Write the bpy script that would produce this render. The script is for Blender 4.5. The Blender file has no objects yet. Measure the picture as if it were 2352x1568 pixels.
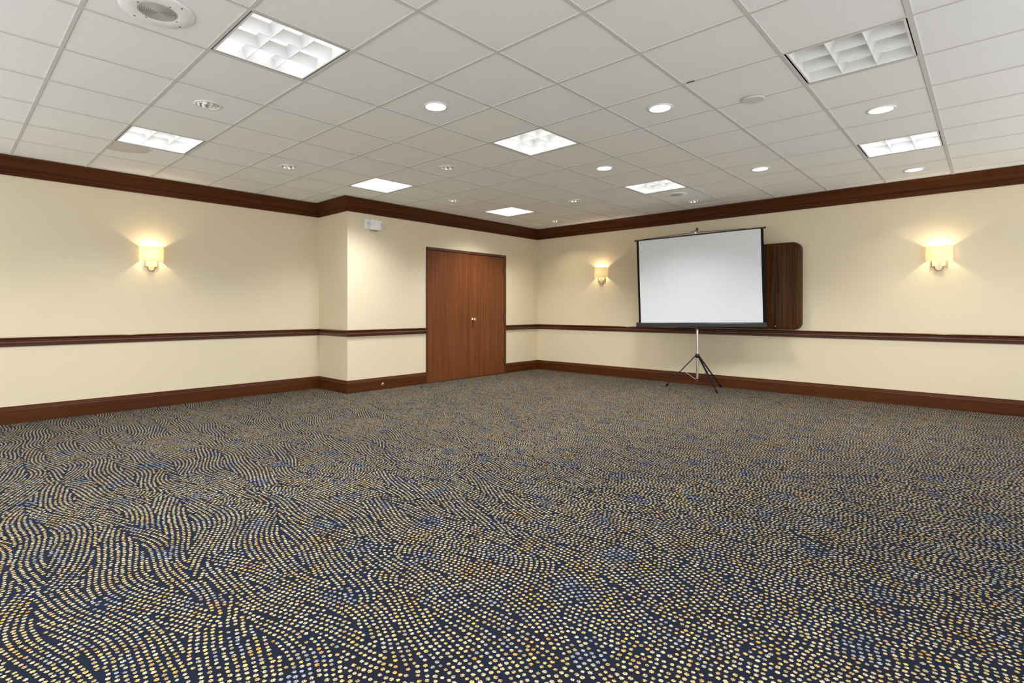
import bpy, bmesh, math, random
import numpy as np
from mathutils import Vector, Matrix

PI = math.pi
rnd = random.Random(7)
scene = bpy.context.scene
COL = scene.collection

# ------------------------------------------------------------------ camera, world, exposure
W_PX, H_PX = 2352, 1568
EYE = 1.162                       # camera height
CEIL = EYE + 1.5468               # ceiling height 2.709
cam_d = bpy.data.cameras.new('camera')
cam_d.sensor_width = 36.0
cam_d.lens = 1208.6 / W_PX * 36.0
cam_d.shift_x = (1176 - 1109.2) / W_PX
cam_d.shift_y = (710.65 - 784) / W_PX
cam_d.clip_start = 0.05
cam = bpy.data.objects.new('camera', cam_d)
cam.location = (0, 0, EYE)
cam.rotation_euler = (PI / 2, 0, -math.radians(46.037))
COL.objects.link(cam)
scene.camera = cam

world = bpy.data.worlds.new('world')
scene.world = world
world.use_nodes = True
bgn = world.node_tree.nodes['Background']
bgn.inputs[0].default_value = (0.955, 0.98, 1.0, 1)
WORLD_STRENGTH = 2.0
bgn.inputs[1].default_value = WORLD_STRENGTH

TROFFER_W = 30.5       # watts of each square ceiling light
DOWN_W = 4.0           # watts of each round ceiling light that is on
CORNER_FILL_W = 5.5           # watts of each lamp added to two dull far downlights to brighten the corner
SCONCE_W = 10.0         # watts of each wall sconce bulb
scene.view_settings.view_transform = 'Standard'
scene.view_settings.look = 'None'
scene.view_settings.gamma = 1.0
scene.view_settings.use_curve_mapping = False
scene.view_settings.exposure = 0.0

# ------------------------------------------------------------------ room measures (metres)
XR, YD, YL, XJ = 8.165, 6.39, 7.17, 3.93      # right wall, door wall, left wall, return of the recess
X0, Y0 = -1.4, -1.6                            # open rear limits of what is built
U = 0.6096                                     # ceiling module
OX, OY = 1.7274, 2.1337                        # ceiling grid origin


def gx(a):
    return OX + a * U


def gy(b):
    return OY + b * U


# ------------------------------------------------------------------ materials
def nodes_of(name):
    m = bpy.data.materials.new(name)
    m.use_nodes = True
    nt = m.node_tree
    b = nt.nodes['Principled BSDF']
    return m, nt, b


def lnk(nt, a, b):
    nt.links.new(a, b)


def rgba(c):
    return (c[0], c[1], c[2], 1.0)


def simple(name, col, rough=0.5, metal=0.0, spec=0.5, bump=0.0, bscale=200.0, var=0.0, vscale=3.0, emit=None, estr=0.0):
    m, nt, b = nodes_of(name)
    b.inputs['Base Color'].default_value = rgba(col)
    b.inputs['Roughness'].default_value = rough
    b.inputs['Metallic'].default_value = metal
    b.inputs['Specular IOR Level'].default_value = spec
    tc = nt.nodes.new('ShaderNodeTexCoord')
    if var > 0:
        n = nt.nodes.new('ShaderNodeTexNoise')
        n.inputs['Scale'].default_value = vscale
        n.inputs['Detail'].default_value = 4
        lnk(nt, tc.outputs['Object'], n.inputs['Vector'])
        mx = nt.nodes.new('ShaderNodeMix')
        mx.data_type = 'RGBA'
        mx.inputs[6].default_value = rgba([c * (1 - var) for c in col])
        mx.inputs[7].default_value = rgba([min(1, c * (1 + var)) for c in col])
        lnk(nt, n.outputs['Fac'], mx.inputs[0])
        lnk(nt, mx.outputs[2], b.inputs['Base Color'])
    if bump > 0:
        n2 = nt.nodes.new('ShaderNodeTexNoise')
        n2.inputs['Scale'].default_value = bscale
        n2.inputs['Detail'].default_value = 3
        lnk(nt, tc.outputs['Object'], n2.inputs['Vector'])
        bp = nt.nodes.new('ShaderNodeBump')
        bp.inputs['Strength'].default_value = bump
        bp.inputs['Distance'].default_value = 0.002
        lnk(nt, n2.outputs['Fac'], bp.inputs['Height'])
        lnk(nt, bp.outputs['Normal'], b.inputs['Normal'])
    if emit:
        b.inputs['Emission Color'].default_value = rgba(emit)
        b.inputs['Emission Strength'].default_value = estr
    return m


def wood(name, dark, light, rough, axis='Z', scale=6.0, stretch=14.0, spec=0.5, coat=0.0):
    """straight-grained wood: noise stretched along one axis"""
    m, nt, b = nodes_of(name)
    tc = nt.nodes.new('ShaderNodeTexCoord')
    mp = nt.nodes.new('ShaderNodeMapping')
    s = [scale * stretch] * 3
    s['XYZ'.index(axis)] = scale * 0.35
    mp.inputs['Scale'].default_value = s
    lnk(nt, tc.outputs['Object'], mp.inputs['Vector'])
    n = nt.nodes.new('ShaderNodeTexNoise')
    n.inputs['Scale'].default_value = 1.0
    n.inputs['Detail'].default_value = 6
    n.inputs['Roughness'].default_value = 0.62
    n.inputs['Distortion'].default_value = 0.6
    lnk(nt, mp.outputs['Vector'], n.inputs['Vector'])
    cr = nt.nodes.new('ShaderNodeValToRGB')
    cr.color_ramp.elements[0].position = 0.32
    cr.color_ramp.elements[0].color = rgba(dark)
    cr.color_ramp.elements[1].position = 0.7
    cr.color_ramp.elements[1].color = rgba(light)
    lnk(nt, n.outputs['Fac'], cr.inputs['Fac'])
    lnk(nt, cr.outputs['Color'], b.inputs['Base Color'])
    b.inputs['Roughness'].default_value = rough
    b.inputs['Specular IOR Level'].default_value = spec
    b.inputs['Coat Weight'].default_value = coat
    b.inputs['Coat Roughness'].default_value = 0.25
    return m


MAT = {}
MAT['wall'] = simple('cream_wall_paint', (0.76, 0.655, 0.465), 0.62, bump=0.25, bscale=260, var=0.025, vscale=1.3, spec=0.3)
MAT['tile'] = simple('mineral_fibre_tile', (0.92, 0.91, 0.885), 0.9, bump=0.5, bscale=180, var=0.03, vscale=2.0, spec=0.2)
MAT['tee'] = simple('painted_steel_tee', (0.67, 0.65, 0.61), 0.75, spec=0.15)
MAT['plenum'] = simple('plenum_black', (0.012, 0.012, 0.012), 0.9)
for _ax, _k in (('X', ''), ('Y', '_y')):
    MAT['trim' + _k] = wood('mahogany_trim' + _k, (0.060, 0.016, 0.004), (0.100, 0.029, 0.006), 0.48, _ax, 3.0, 10.0, 0.14)
    MAT['rail' + _k] = wood('glossy_mahogany_rail' + _k, (0.070, 0.019, 0.006), (0.115, 0.033, 0.010), 0.24, _ax, 3.0, 10.0, 0.45)
MAT['door'] = wood('cherry_veneer', (0.122, 0.034, 0.010), (0.200, 0.063, 0.019), 0.36, 'Z', 2.2, 12.0, 0.3, 0.0)
MAT['frame'] = wood('door_frame_wood', (0.085, 0.026, 0.010), (0.13, 0.045, 0.018), 0.4, 'Z', 3.0, 10.0)
MAT['walnut'] = wood('walnut_laminate', (0.022, 0.007, 0.002), (0.105, 0.041, 0.009), 0.45, 'Z', 2.6, 13.0, 0.12)
MAT['brass'] = simple('brass', (0.80, 0.66, 0.40), 0.28, metal=1.0)
MAT['dark_brass'] = simple('aged_brass', (0.20, 0.13, 0.05), 0.38, metal=0.8)
MAT['hinge'] = simple('hinge_bronze', (0.14, 0.10, 0.065), 0.4, metal=0.8)
MAT['white_plastic'] = simple('white_plastic', (0.88, 0.87, 0.85), 0.4)
MAT['lens'] = simple('clear_lamp_lens', (0.62, 0.62, 0.60), 0.15)
MAT['white_metal'] = simple('white_painted_metal', (0.82, 0.81, 0.78), 0.4)
MAT['louver'] = simple('satin_louver', (0.80, 0.80, 0.79), 0.35, spec=0.6)
MAT['chrome'] = simple('polished_reflector', (0.84, 0.83, 0.81), 0.14, metal=1.0)
MAT['grey'] = simple('dull_grey', (0.30, 0.30, 0.28), 0.6)
MAT['black'] = simple('black_metal', (0.010, 0.010, 0.011), 0.28, spec=0.5)
MAT['black_cloth'] = simple('black_border_cloth', (0.007, 0.007, 0.008), 0.8, spec=0.15)
MAT['silver'] = simple('brushed_steel_tube', (0.62, 0.60, 0.57), 0.3, metal=1.0)
MAT['screen'] = simple('matte_white_screen', (0.755, 0.775, 0.80), 0.75, spec=0.2)
MAT['lamp_on'] = simple('lit_lamp', (0.9, 0.9, 0.9), 0.5, emit=(1.0, 0.96, 0.88), estr=7.0)
MAT['panel_on'] = simple('lit_lamp_panel', (0.9, 0.9, 0.9), 0.5, emit=(0.97, 0.985, 1.0), estr=1.7)
MAT['panel_mid'] = simple('lit_lamp_panel_medium', (0.9, 0.9, 0.9), 0.5, emit=(0.97, 0.985, 1.0), estr=3.2)
MAT['panel_far'] = simple('lit_lamp_panel_strong', (0.9, 0.9, 0.9), 0.5, emit=(0.98, 0.99, 1.0), estr=7.5)
MAT['panel_dim'] = simple('dim_lamp_panel', (0.85, 0.85, 0.83), 0.5, emit=(1.0, 0.97, 0.92), estr=0.30)
MAT['bulb'] = simple('sconce_bulb', (0.9, 0.9, 0.9), 0.5, emit=(1.0, 0.78, 0.45), estr=3.0)
MAT['clip'] = simple('dark_grid_gap', (0.10, 0.09, 0.075), 0.6)  # dark colour for the gap in the ceiling grid


def shade_material():
    m, nt, b = nodes_of('linen_shade')
    nt.nodes.remove(b)
    out = nt.nodes['Material Output']
    d = nt.nodes.new('ShaderNodeBsdfDiffuse')
    d.inputs['Color'].default_value = (0.86, 0.80, 0.62, 1)
    t = nt.nodes.new('ShaderNodeBsdfTranslucent')
    t.inputs['Color'].default_value = (0.95, 0.88, 0.64, 1)
    mx = nt.nodes.new('ShaderNodeMixShader')
    tc = nt.nodes.new('ShaderNodeTexCoord')
    mp = nt.nodes.new('ShaderNodeMapping')
    mp.inputs['Scale'].default_value = (400, 400, 60)
    n = nt.nodes.new('ShaderNodeTexNoise')
    n.inputs['Scale'].default_value = 1.0
    lnk(nt, tc.outputs['Object'], mp.inputs['Vector'])
    lnk(nt, mp.outputs['Vector'], n.inputs['Vector'])
    mr = nt.nodes.new('ShaderNodeMapRange')
    mr.inputs[3].default_value = 0.27
    mr.inputs[4].default_value = 0.37
    lnk(nt, n.outputs['Fac'], mr.inputs[0])
    lnk(nt, mr.outputs[0], mx.inputs[0])
    lnk(nt, d.outputs[0], mx.inputs[1])
    lnk(nt, t.outputs[0], mx.inputs[2])
    lnk(nt, mx.outputs[0], out.inputs['Surface'])
    return m


MAT['shade'] = shade_material()


def carpet_material():
    m, nt, b = nodes_of('navy_carpet_ground')
    tc = nt.nodes.new('ShaderNodeTexCoord')
    n = nt.nodes.new('ShaderNodeTexNoise')
    n.inputs['Scale'].default_value = 3.2
    n.inputs['Detail'].default_value = 3
    lnk(nt, tc.outputs['Object'], n.inputs['Vector'])
    cr = nt.nodes.new('ShaderNodeValToRGB')
    e = cr.color_ramp.elements
    e[0].position, e[0].color = 0.34, (0.0060, 0.0098, 0.0215, 1)
    e[1].position, e[1].color = 0.66, (0.0088, 0.0088, 0.0150, 1)
    x = cr.color_ramp.elements.new(0.5)
    x.color = (0.0072, 0.0092, 0.0178, 1)
    lnk(nt, n.outputs['Fac'], cr.inputs['Fac'])
    f = nt.nodes.new('ShaderNodeTexNoise')
    f.inputs['Scale'].default_value = 420
    f.inputs['Detail'].default_value = 2
    lnk(nt, tc.outputs['Object'], f.inputs['Vector'])
    mr = nt.nodes.new('ShaderNodeMapRange')
    mr.inputs[3].default_value = 0.45
    mr.inputs[4].default_value = 1.7
    lnk(nt, f.outputs['Fac'], mr.inputs[0])
    mx = nt.nodes.new('ShaderNodeMix')
    mx.data_type = 'RGBA'
    mx.blend_type = 'MULTIPLY'
    mx.inputs[0].default_value = 1.0
    lnk(nt, cr.outputs['Color'], mx.inputs[6])
    lnk(nt, mr.outputs[0], mx.inputs[7])
    lnk(nt, mx.outputs[2], b.inputs['Base Color'])
    b.inputs['Roughness'].default_value = 0.95
    b.inputs['Specular IOR Level'].default_value = 0.05
    b.inputs['Sheen Weight'].default_value = 0.035
    b.inputs['Sheen Roughness'].default_value = 0.5
    b.inputs['Sheen Tint'].default_value = (0.55, 0.68, 1.0, 1)
    bp = nt.nodes.new('ShaderNodeBump')
    bp.inputs['Strength'].default_value = 0.6
    bp.inputs['Distance'].default_value = 0.004
    lnk(nt, f.outputs['Fac'], bp.inputs['Height'])
    lnk(nt, bp.outputs['Normal'], b.inputs['Normal'])
    return m


def dots_material():
    m, nt, b = nodes_of('woven_carpet_dots')
    at = nt.nodes.new('ShaderNodeAttribute')
    at.attribute_name = 'dot_colour'
    tc = nt.nodes.new('ShaderNodeTexCoord')
    f = nt.nodes.new('ShaderNodeTexNoise')
    f.inputs['Scale'].default_value = 260
    f.inputs['Detail'].default_value = 2
    lnk(nt, tc.outputs['Object'], f.inputs['Vector'])
    mr = nt.nodes.new('ShaderNodeMapRange')
    mr.inputs[1].default_value = 0.3
    mr.inputs[2].default_value = 0.7
    mr.inputs[3].default_value = 0.12
    mr.inputs[4].default_value = 1.45
    lnk(nt, f.outputs['Fac'], mr.inputs[0])
    mx = nt.nodes.new('ShaderNodeMix')
    mx.data_type = 'RGBA'
    mx.blend_type = 'MULTIPLY'
    mx.inputs[0].default_value = 1.0
    lnk(nt, at.outputs['Color'], mx.inputs[6])
    lnk(nt, mr.outputs[0], mx.inputs[7])
    lnk(nt, mx.outputs[2], b.inputs['Base Color'])
    b.inputs['Roughness'].default_value = 0.95
    b.inputs['Specular IOR Level'].default_value = 0.1
    b.inputs['Sheen Weight'].default_value = 0.06
    b.inputs['Sheen Tint'].default_value = (0.6, 0.72, 1.0, 1)
    return m


MAT['carpet'] = carpet_material()
MAT['dots'] = dots_material()


def stained_tile():
    """tile with a tea-coloured water stain of its own half-round shape (object space, metres)"""
    m, nt, b = nodes_of('water_stained_tile')
    tc = nt.nodes.new('ShaderNodeTexCoord')
    sx = nt.nodes.new('ShaderNodeVectorMath')
    sx.operation = 'SUBTRACT'
    sx.inputs[1].default_value = (gx(-0.82), gy(6.25), CEIL)
    lnk(nt, tc.outputs['Object'], sx.inputs[0])
    sc = nt.nodes.new('ShaderNodeVectorMath')
    sc.operation = 'MULTIPLY'
    sc.inputs[1].default_value = (1 / 0.30, 1 / 0.26, 0)
    lnk(nt, sx.outputs[0], sc.inputs[0])
    ln = nt.nodes.new('ShaderNodeVectorMath')
    ln.operation = 'LENGTH'
    lnk(nt, sc.outputs[0], ln.inputs[0])
    n = nt.nodes.new('ShaderNodeTexNoise')
    n.inputs['Scale'].default_value = 7
    lnk(nt, tc.outputs['Object'], n.inputs['Vector'])
    ad = nt.nodes.new('ShaderNodeMath')
    ad.operation = 'MULTIPLY_ADD'
    ad.inputs[1].default_value = 0.35
    lnk(nt, n.outputs['Fac'], ad.inputs[0])
    lnk(nt, ln.outputs['Value'], ad.inputs[2])
    cr = nt.nodes.new('ShaderNodeValToRGB')
    e = cr.color_ramp.elements
    e[0].position, e[0].color = 0.2, (0.73, 0.69, 0.64, 1)
    e[1].position, e[1].color = 0.98, (0.92, 0.91, 0.885, 1)
    k = cr.color_ramp.elements.new(0.90)
    k.color = (0.68, 0.63, 0.58, 1)
    lnk(nt, ad.outputs[0], cr.inputs['Fac'])
    lnk(nt, cr.outputs['Color'], b.inputs['Base Color'])
    b.inputs['Roughness'].default_value = 0.9
    b.inputs['Specular IOR Level'].default_value = 0.2
    return m


MAT['stained'] = stained_tile()


# ------------------------------------------------------------------ mesh helpers
def link(o, parent=None):
    COL.objects.link(o)
    if parent is not None:
        o.parent = parent
    return o


def obj(name, bm, mat, parent=None, smooth=False, loc=None, bevel=0.0, seg=2):
    if bevel > 0:
        bmesh.ops.bevel(bm, geom=[e for e in bm.edges], offset=bevel, segments=seg, affect='EDGES', profile=0.5)
    bmesh.ops.recalc_face_normals(bm, faces=bm.faces)
    me = bpy.data.meshes.new(name)
    bm.to_mesh(me)
    bm.free()
    me.materials.append(MAT[mat] if isinstance(mat, str) else mat)
    if smooth:
        for p in me.polygons:
            p.use_smooth = True
    o = bpy.data.objects.new(name, me)
    if loc is not None:
        o.location = loc
    return link(o, parent)


def smooth_angle(o, ang=40):
    me = o.data
    for p in me.polygons:
        p.use_smooth = True
    bm = bmesh.new()
    bm.from_mesh(me)
    for e in bm.edges:
        if len(e.link_faces) == 2 and e.calc_face_angle(0) > math.radians(ang):
            e.smooth = False
    bm.to_mesh(me)
    bm.free()
    return o


def empty(name, loc=(0, 0, 0), rotz=0.0):
    o = bpy.data.objects.new(name, None)
    o.location = loc
    o.rotation_euler = (0, 0, rotz)
    o.empty_display_size = 0.1
    return link(o)


def tag(o, label=None, cat=None, group=None, kind=None):
    if label:
        o['label'] = label
    if cat:
        o['category'] = cat
    if group:
        o['group'] = group
    if kind:
        o['kind'] = kind
    return o


def box(bm, x0, x1, y0, y1, z0, z1):
    vs = [bm.verts.new(p) for p in ((x0, y0, z0), (x1, y0, z0), (x1, y1, z0), (x0, y1, z0),
                                    (x0, y0, z1), (x1, y0, z1), (x1, y1, z1), (x0, y1, z1))]
    for f in ((0, 3, 2, 1), (4, 5, 6, 7), (0, 1, 5, 4), (1, 2, 6, 5), (2, 3, 7, 6), (3, 0, 4, 7)):
        bm.faces.new([vs[i] for i in f])
    return bm


def B(*a):
    return box(bmesh.new(), *a)


def tube(bm, p, q, r, n=12, r2=None, caps=True):
    p, q = Vector(p), Vector(q)
    d = (q - p).normalized()
    u = d.orthogonal().normalized()
    v = d.cross(u)
    r2 = r if r2 is None else r2
    a = [bm.verts.new(p + (u * math.cos(2 * PI * i / n) + v * math.sin(2 * PI * i / n)) * r) for i in range(n)]
    b = [bm.verts.new(q + (u * math.cos(2 * PI * i / n) + v * math.sin(2 * PI * i / n)) * r2) for i in range(n)]
    for i in range(n):
        bm.faces.new((a[i], a[(i + 1) % n], b[(i + 1) % n], b[i]))
    if caps:
        bm.faces.new(a[::-1])
        bm.faces.new(b)
    return bm


def polytube(bm, pts, r, n=8):
    """tube along a polyline with shared rings"""
    pts = [Vector(p) for p in pts]
    rings = []
    ref = None
    for i, p in enumerate(pts):
        if i == 0:
            t = pts[1] - p
        elif i == len(pts) - 1:
            t = p - pts[i - 1]
        else:
            t = (pts[i + 1] - p).normalized() + (p - pts[i - 1]).normalized()
        t.normalize()
        if ref is None:
            ref = t.orthogonal().normalized()
        u = (ref - t * ref.dot(t)).normalized()
        ref = u
        v = t.cross(u)
        rings.append([bm.verts.new(p + (u * math.cos(2 * PI * k / n) + v * math.sin(2 * PI * k / n)) * r) for k in range(n)])
    for a, b in zip(rings, rings[1:]):
        for k in range(n):
            bm.faces.new((a[k], a[(k + 1) % n], b[(k + 1) % n], b[k]))
    bm.faces.new(rings[0][::-1])
    bm.faces.new(rings[-1])
    return bm


def lathe(bm, prof, n=32, closed=False):
    """prof = [(r, z)] turned about Z; r = 0 makes a pole"""
    rings = []
    for r, z in prof:
        if r < 1e-6:
            rings.append([bm.verts.new((0, 0, z))])
        else:
            rings.append([bm.verts.new((r * math.cos(2 * PI * i / n), r * math.sin(2 * PI * i / n), z)) for i in range(n)])
    pairs = list(zip(rings, rings[1:]))
    if closed:
        pairs.append((rings[-1], rings[0]))
    for a, b in pairs:
        for i in range(n):
            j = (i + 1) % n
            if len(a) == 1 and len(b) == 1:
                continue
            if len(a) == 1:
                bm.faces.new((a[0], b[i], b[j]))
            elif len(b) == 1:
                bm.faces.new((a[i], a[j], b[0]))
            else:
                bm.faces.new((a[i], a[j], b[j], b[i]))
    return bm


def prism(bm, pts, z0, z1, M=None):
    """polygon pts (x, y) extruded z0..z1, then transformed by M"""
    M = M or Matrix.Identity(4)
    a = [bm.verts.new(M @ Vector((x, y, z0))) for x, y in pts]
    b = [bm.verts.new(M @ Vector((x, y, z1))) for x, y in pts]
    n = len(pts)
    for i in range(n):
        bm.faces.new((a[i], a[(i + 1) % n], b[(i + 1) % n], b[i]))
    bm.faces.new(a[::-1])
    bm.faces.new(b)
    return bm


def rrect(w, h, r, n=8):
    """rounded rectangle centred on the origin"""
    out = []
    for cx, cy, a0 in ((w / 2 - r, h / 2 - r, 0), (-w / 2 + r, h / 2 - r, PI / 2), (-w / 2 + r, -h / 2 + r, PI), (w / 2 - r, -h / 2 + r, 1.5 * PI)):
        for i in range(n + 1):
            a = a0 + PI / 2 * i / n
            out.append((cx + r * math.cos(a), cy + r * math.sin(a)))
    return out


# ------------------------------------------------------------------ walls, floor
def struct(name, bm, mat, label, **k):
    o = obj(name, bm, mat, **k)
    return tag(o, label, None, None, 'structure')


floor = struct('floor', B(X0, XR, Y0, YL, -0.06, 0.0), 'carpet', 'navy blue patterned carpet covering the whole floor')
struct('wall_left', B(X0, XJ + 0.12, YL, YL + 0.12, -0.06, CEIL + 0.12), 'wall', 'cream wall on the left with one sconce')
struct('wall_return', B(XJ, XJ + 0.12, YD + 0.12, YL, -0.06, CEIL + 0.12), 'wall', 'narrow cream return wall at the left recess')
DX0, DX1, DZ = 5.332, 7.226, 2.150              # door frame outer edges
bm = bmesh.new()
box(bm, XJ, DX0, YD, YD + 0.12, -0.06, CEIL + 0.12)
box(bm, DX1, XR + 0.12, YD, YD + 0.12, -0.06, CEIL + 0.12)
box(bm, DX0, DX1, YD, YD + 0.12, DZ, CEIL + 0.12)
struct('wall_back', bm, 'wall', 'cream wall around the brown double door')
struct('wall_right', B(XR, XR + 0.12, Y0, YD, -0.06, CEIL + 0.12), 'wall', 'long cream wall on the right behind the projection screen')

# ------------------------------------------------------------------ mouldings
PATH = [(X0, YL), (XJ, YL), (XJ, YD), (XR, YD), (XR, Y0)]


def seg_normal(i):
    (ax, ay), (bx, by) = PATH[i], PATH[i + 1]
    l = math.hypot(bx - ax, by - ay)
    dx, dy = (bx - ax) / l, (by - ay) / l
    return Vector((dx, dy)), Vector((dy, -dx))


def moulding(name, prof, i, label, lo=None, hi=None):
    """profile (offset from wall, z) along wall segment i; lo/hi cut it square in x, otherwise the ends are mitred"""
    d, n = seg_normal(i)
    mat = 'rail' if prof is RAIL else 'trim'
    bm = bmesh.new()
    rings = []
    for end in (0, 1):
        P = Vector(PATH[i + end])
        mit = n
        j = i - 1 if end == 0 else i + 1
        if 0 <= j < len(PATH) - 1:
            mit = n + seg_normal(j)[1]
        cut = lo if end == 0 else hi
        if cut is not None:
            P = Vector((cut, P.y))
            mit = n
        rings.append([bm.verts.new((P.x + mit.x * o, P.y + mit.y * o, z)) for o, z in prof])
    m = len(prof)
    for k in range(m):
        bm.faces.new((rings[0][k], rings[0][(k + 1) % m], rings[1][(k + 1) % m], rings[1][k]))
    bm.faces.new(rings[0][::-1])
    bm.faces.new(rings[1])
    return struct(name, bm, mat if abs(d.x) > 0.5 else mat + '_y', label)


c0 = CEIL
E0 = 0.0008
CROWN = [(E0, c0 - .186), (.014, c0 - .186), (.018, c0 - .180), (.018, c0 - .160), (.024, c0 - .154), (.033, c0 - .151), (.035, c0 - .143),
         (.033, c0 - .131), (.027, c0 - .126), (.030, c0 - .119), (.038, c0 - .113), (.043, c0 - .104), (.052, c0 - .080), (.066, c0 - .052),
         (.084, c0 - .026), (.094, c0 - .018), (.102, c0 - .016), (.104, c0 - .002), (E0, c0 - .002)]
RAIL = [(E0, .784), (.010, .785), (.013, .792), (.013, .799), (.020, .803), (.031, .810), (.037, .821), (.036, .832), (.028, .841), (.019, .846),
        (.019, .852), (.031, .857), (.040, .863), (.042, .870), (.036, .876), (E0, .877)]
BASE = [(E0, .0005), (.020, .0005), (.020, .134), (.017, .139), (.013, .146), (.013, .153), (.008, .160), (.006, .172), (.002, .177), (E0, .177)]
for k, (i, where) in enumerate(((0, 'left wall'), (1, 'narrow return wall'), (2, 'door wall'), (3, 'right wall'))):
    moulding('trim_%d' % (k + 1), CROWN, i, 'dark mahogany crown moulding along the top of the ' + where)
moulding('trim_5', RAIL, 0, 'dark glossy chair rail across the left wall')
moulding('trim_6', RAIL, 1, 'dark glossy chair rail across the narrow return wall')
moulding('trim_7', RAIL, 2, 'dark glossy chair rail on the door wall, left of the double door', hi=DX0)
moulding('trim_8', RAIL, 2, 'dark glossy chair rail on the door wall, right of the double door', lo=DX1)
moulding('trim_9', RAIL, 3, 'dark glossy chair rail across the right wall')
moulding('baseboard_left', BASE, 0, 'brown wooden baseboard along the left wall')
moulding('baseboard_return', BASE, 1, 'brown wooden baseboard along the narrow return wall')
moulding('baseboard_back', BASE, 2, 'brown wooden baseboard on the door wall, left of the double door', hi=DX0)
moulding('baseboard_corner', BASE, 2, 'short brown baseboard on the door wall, right of the double door', lo=DX1)
moulding('baseboard_right', BASE, 3, 'brown wooden baseboard along the right wall')

# ------------------------------------------------------------------ double door
door = empty('door_1', ((DX0 + DX1) / 2, YD, 0))
tag(door, 'brown cherry double door in the wall left of the room corner', None, None, 'structure')
dw = DX1 - DX0
FW, FT = 0.030, 0.040
for s in (-1, 1):
    x = s * (dw / 2 - FW / 2)
    obj('jamb', B(x - FW / 2, x + FW / 2, -0.012, 0.10, 0.001, DZ), 'frame', door)
obj('head_jamb', B(-dw / 2 + FW, dw / 2 - FW, -0.012, 0.10, DZ - FT, DZ), 'frame', door)
mx = 6.277 - (DX0 + DX1) / 2
obj('gap_shade', B(-dw / 2 + FW, dw / 2 - FW, 0.052, 0.10, 0.001, DZ - FT), 'plenum', door)  # black sheet behind the leaves, paints the shade in the door gaps
la, lb = -dw / 2 + FW + 0.004, dw / 2 - FW - 0.004
leafL = obj('door_leaf', B(la, mx - 0.005, -0.002, 0.042, 0.006, DZ - FT - 0.007), 'door', door)
leafR = obj('door_leaf', B(mx + 0.006, lb, 0.004, 0.048, 0.006, DZ - FT - 0.007), 'door', door)
obj('astragal', B(mx - 0.018, mx - 0.005, -0.007, -0.002, 0.008, DZ - FT - 0.009), 'door', leafL)


def hinge(parent, x, z):
    bm = bmesh.new()
    tube(bm, (x, -0.010, z - 0.052), (x, -0.010, z + 0.052), 0.0075, 10)
    tube(bm, (x, -0.010, z - 0.058), (x, -0.010, z - 0.052), 0.0045, 8)
    tube(bm, (x, -0.010, z + 0.052), (x, -0.010, z + 0.058), 0.0045, 8)
    box(bm, x - 0.018, x + 0.018, -0.0035, -0.0005, z - 0.05, z + 0.05)
    obj('hinge', bm, 'hinge', parent)


for z in (1.866, 1.030, 0.246):
    hinge(leafL, la + 0.004, z)
    hinge(leafR, lb - 0.004, z)
bm = lathe(bmesh.new(), [(0, 0.0), (0.032, 0.0), (0.032, 0.006), (0.014, 0.011), (0.012, 0.030), (0.020, 0.036), (0.029, 0.046), (0.030, 0.056), (0.022, 0.066), (0, 0.069)], 28)
bmesh.ops.rotate(bm, verts=bm.verts, cent=(0, 0, 0), matrix=Matrix.Rotation(PI / 2, 3, 'X'))
bmesh.ops.translate(bm, verts=bm.verts, vec=(6.376 - (DX0 + DX1) / 2, 0.004, 0.988))
k = obj('knob', bm, 'brass', leafR, smooth=True)
k['label'] = 'polished brass knob'

# ------------------------------------------------------------------ suspended ceiling
# each troffer cell stays open, each downlight tile has a round hole
TROFFER = {(-1, 1): 'on', (-1, 5): 'mid', (3, 1): 'mid', (3, 5): 'far', (7, 5): 'far', (7, 1): 'mid', (3, -3): 'dim', (7, -3): 'mid',
           (-5, 1): 'on', (-5, 5): 'on', (-5, -3): 'on', (-1, -3): 'on', (-1, -7): 'on', (3, -7): 'on', (7, -7): 'on', (-5, -7): 'on'}
LIT = [(1, 1), (3, -1), (5, -3), (5, 1), (7, -1), (9, -3)]
UNLIT = [(-1, 3), (1, 5), (3, 3), (5, 5), (7, 3), (9, 1), (9, 5)]
ceiling = struct('ceiling', B(X0, XR + 0.12, Y0, YL + 0.12, CEIL + 0.115, CEIL + 0.16), 'plenum', 'suspended ceiling of white square tiles')
TEE = 0.020


def cell_limits(a, b):
    x0, x1, y0, y1 = gx(a), gx(a + 1), gy(b), gy(b + 1)
    ymax = YL if x1 <= XJ + 0.35 else YD
    return max(x0, X0), min(x1, XR - 0.001), max(y0, Y0), min(y1, ymax - 0.001)


def tile_mesh(x0, x1, y0, y1, hole=None):
    z0, z1 = CEIL + 0.0035, CEIL + 0.020
    if hole is None:
        return B(x0, x1, y0, y1, z0, z1)
    bm = bmesh.new()
    cx, cy, r = hole
    n = 32
    inn, out = [], []
    for i in range(n):
        a = 2 * PI * i / n + PI / n
        c, s = math.cos(a), math.sin(a)
        k = min((x1 - cx if c > 0 else cx - x0) / abs(c), (y1 - cy if s > 0 else cy - y0) / abs(s))
        inn.append((cx + r * c, cy + r * s))
        out.append((cx + k * c, cy + k * s))
    # corners: snap the nearest outline points onto the true corners
    for qx in (x0, x1):
        for qy in (y0, y1):
            j = min(range(n), key=lambda t: (out[t][0] - qx) ** 2 + (out[t][1] - qy) ** 2)
            out[j] = (qx, qy)
    vi = [bm.verts.new((p[0], p[1], z0)) for p in inn]
    vo = [bm.verts.new((p[0], p[1], z0)) for p in out]
    vt = [bm.verts.new((p[0], p[1], z1)) for p in inn]
    for i in range(n):
        j = (i + 1) % n
        bm.faces.new((vi[i], vi[j], vo[j], vo[i]))
        bm.faces.new((vi[i], vt[i], vt[j], vi[j]))
    return bm


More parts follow.
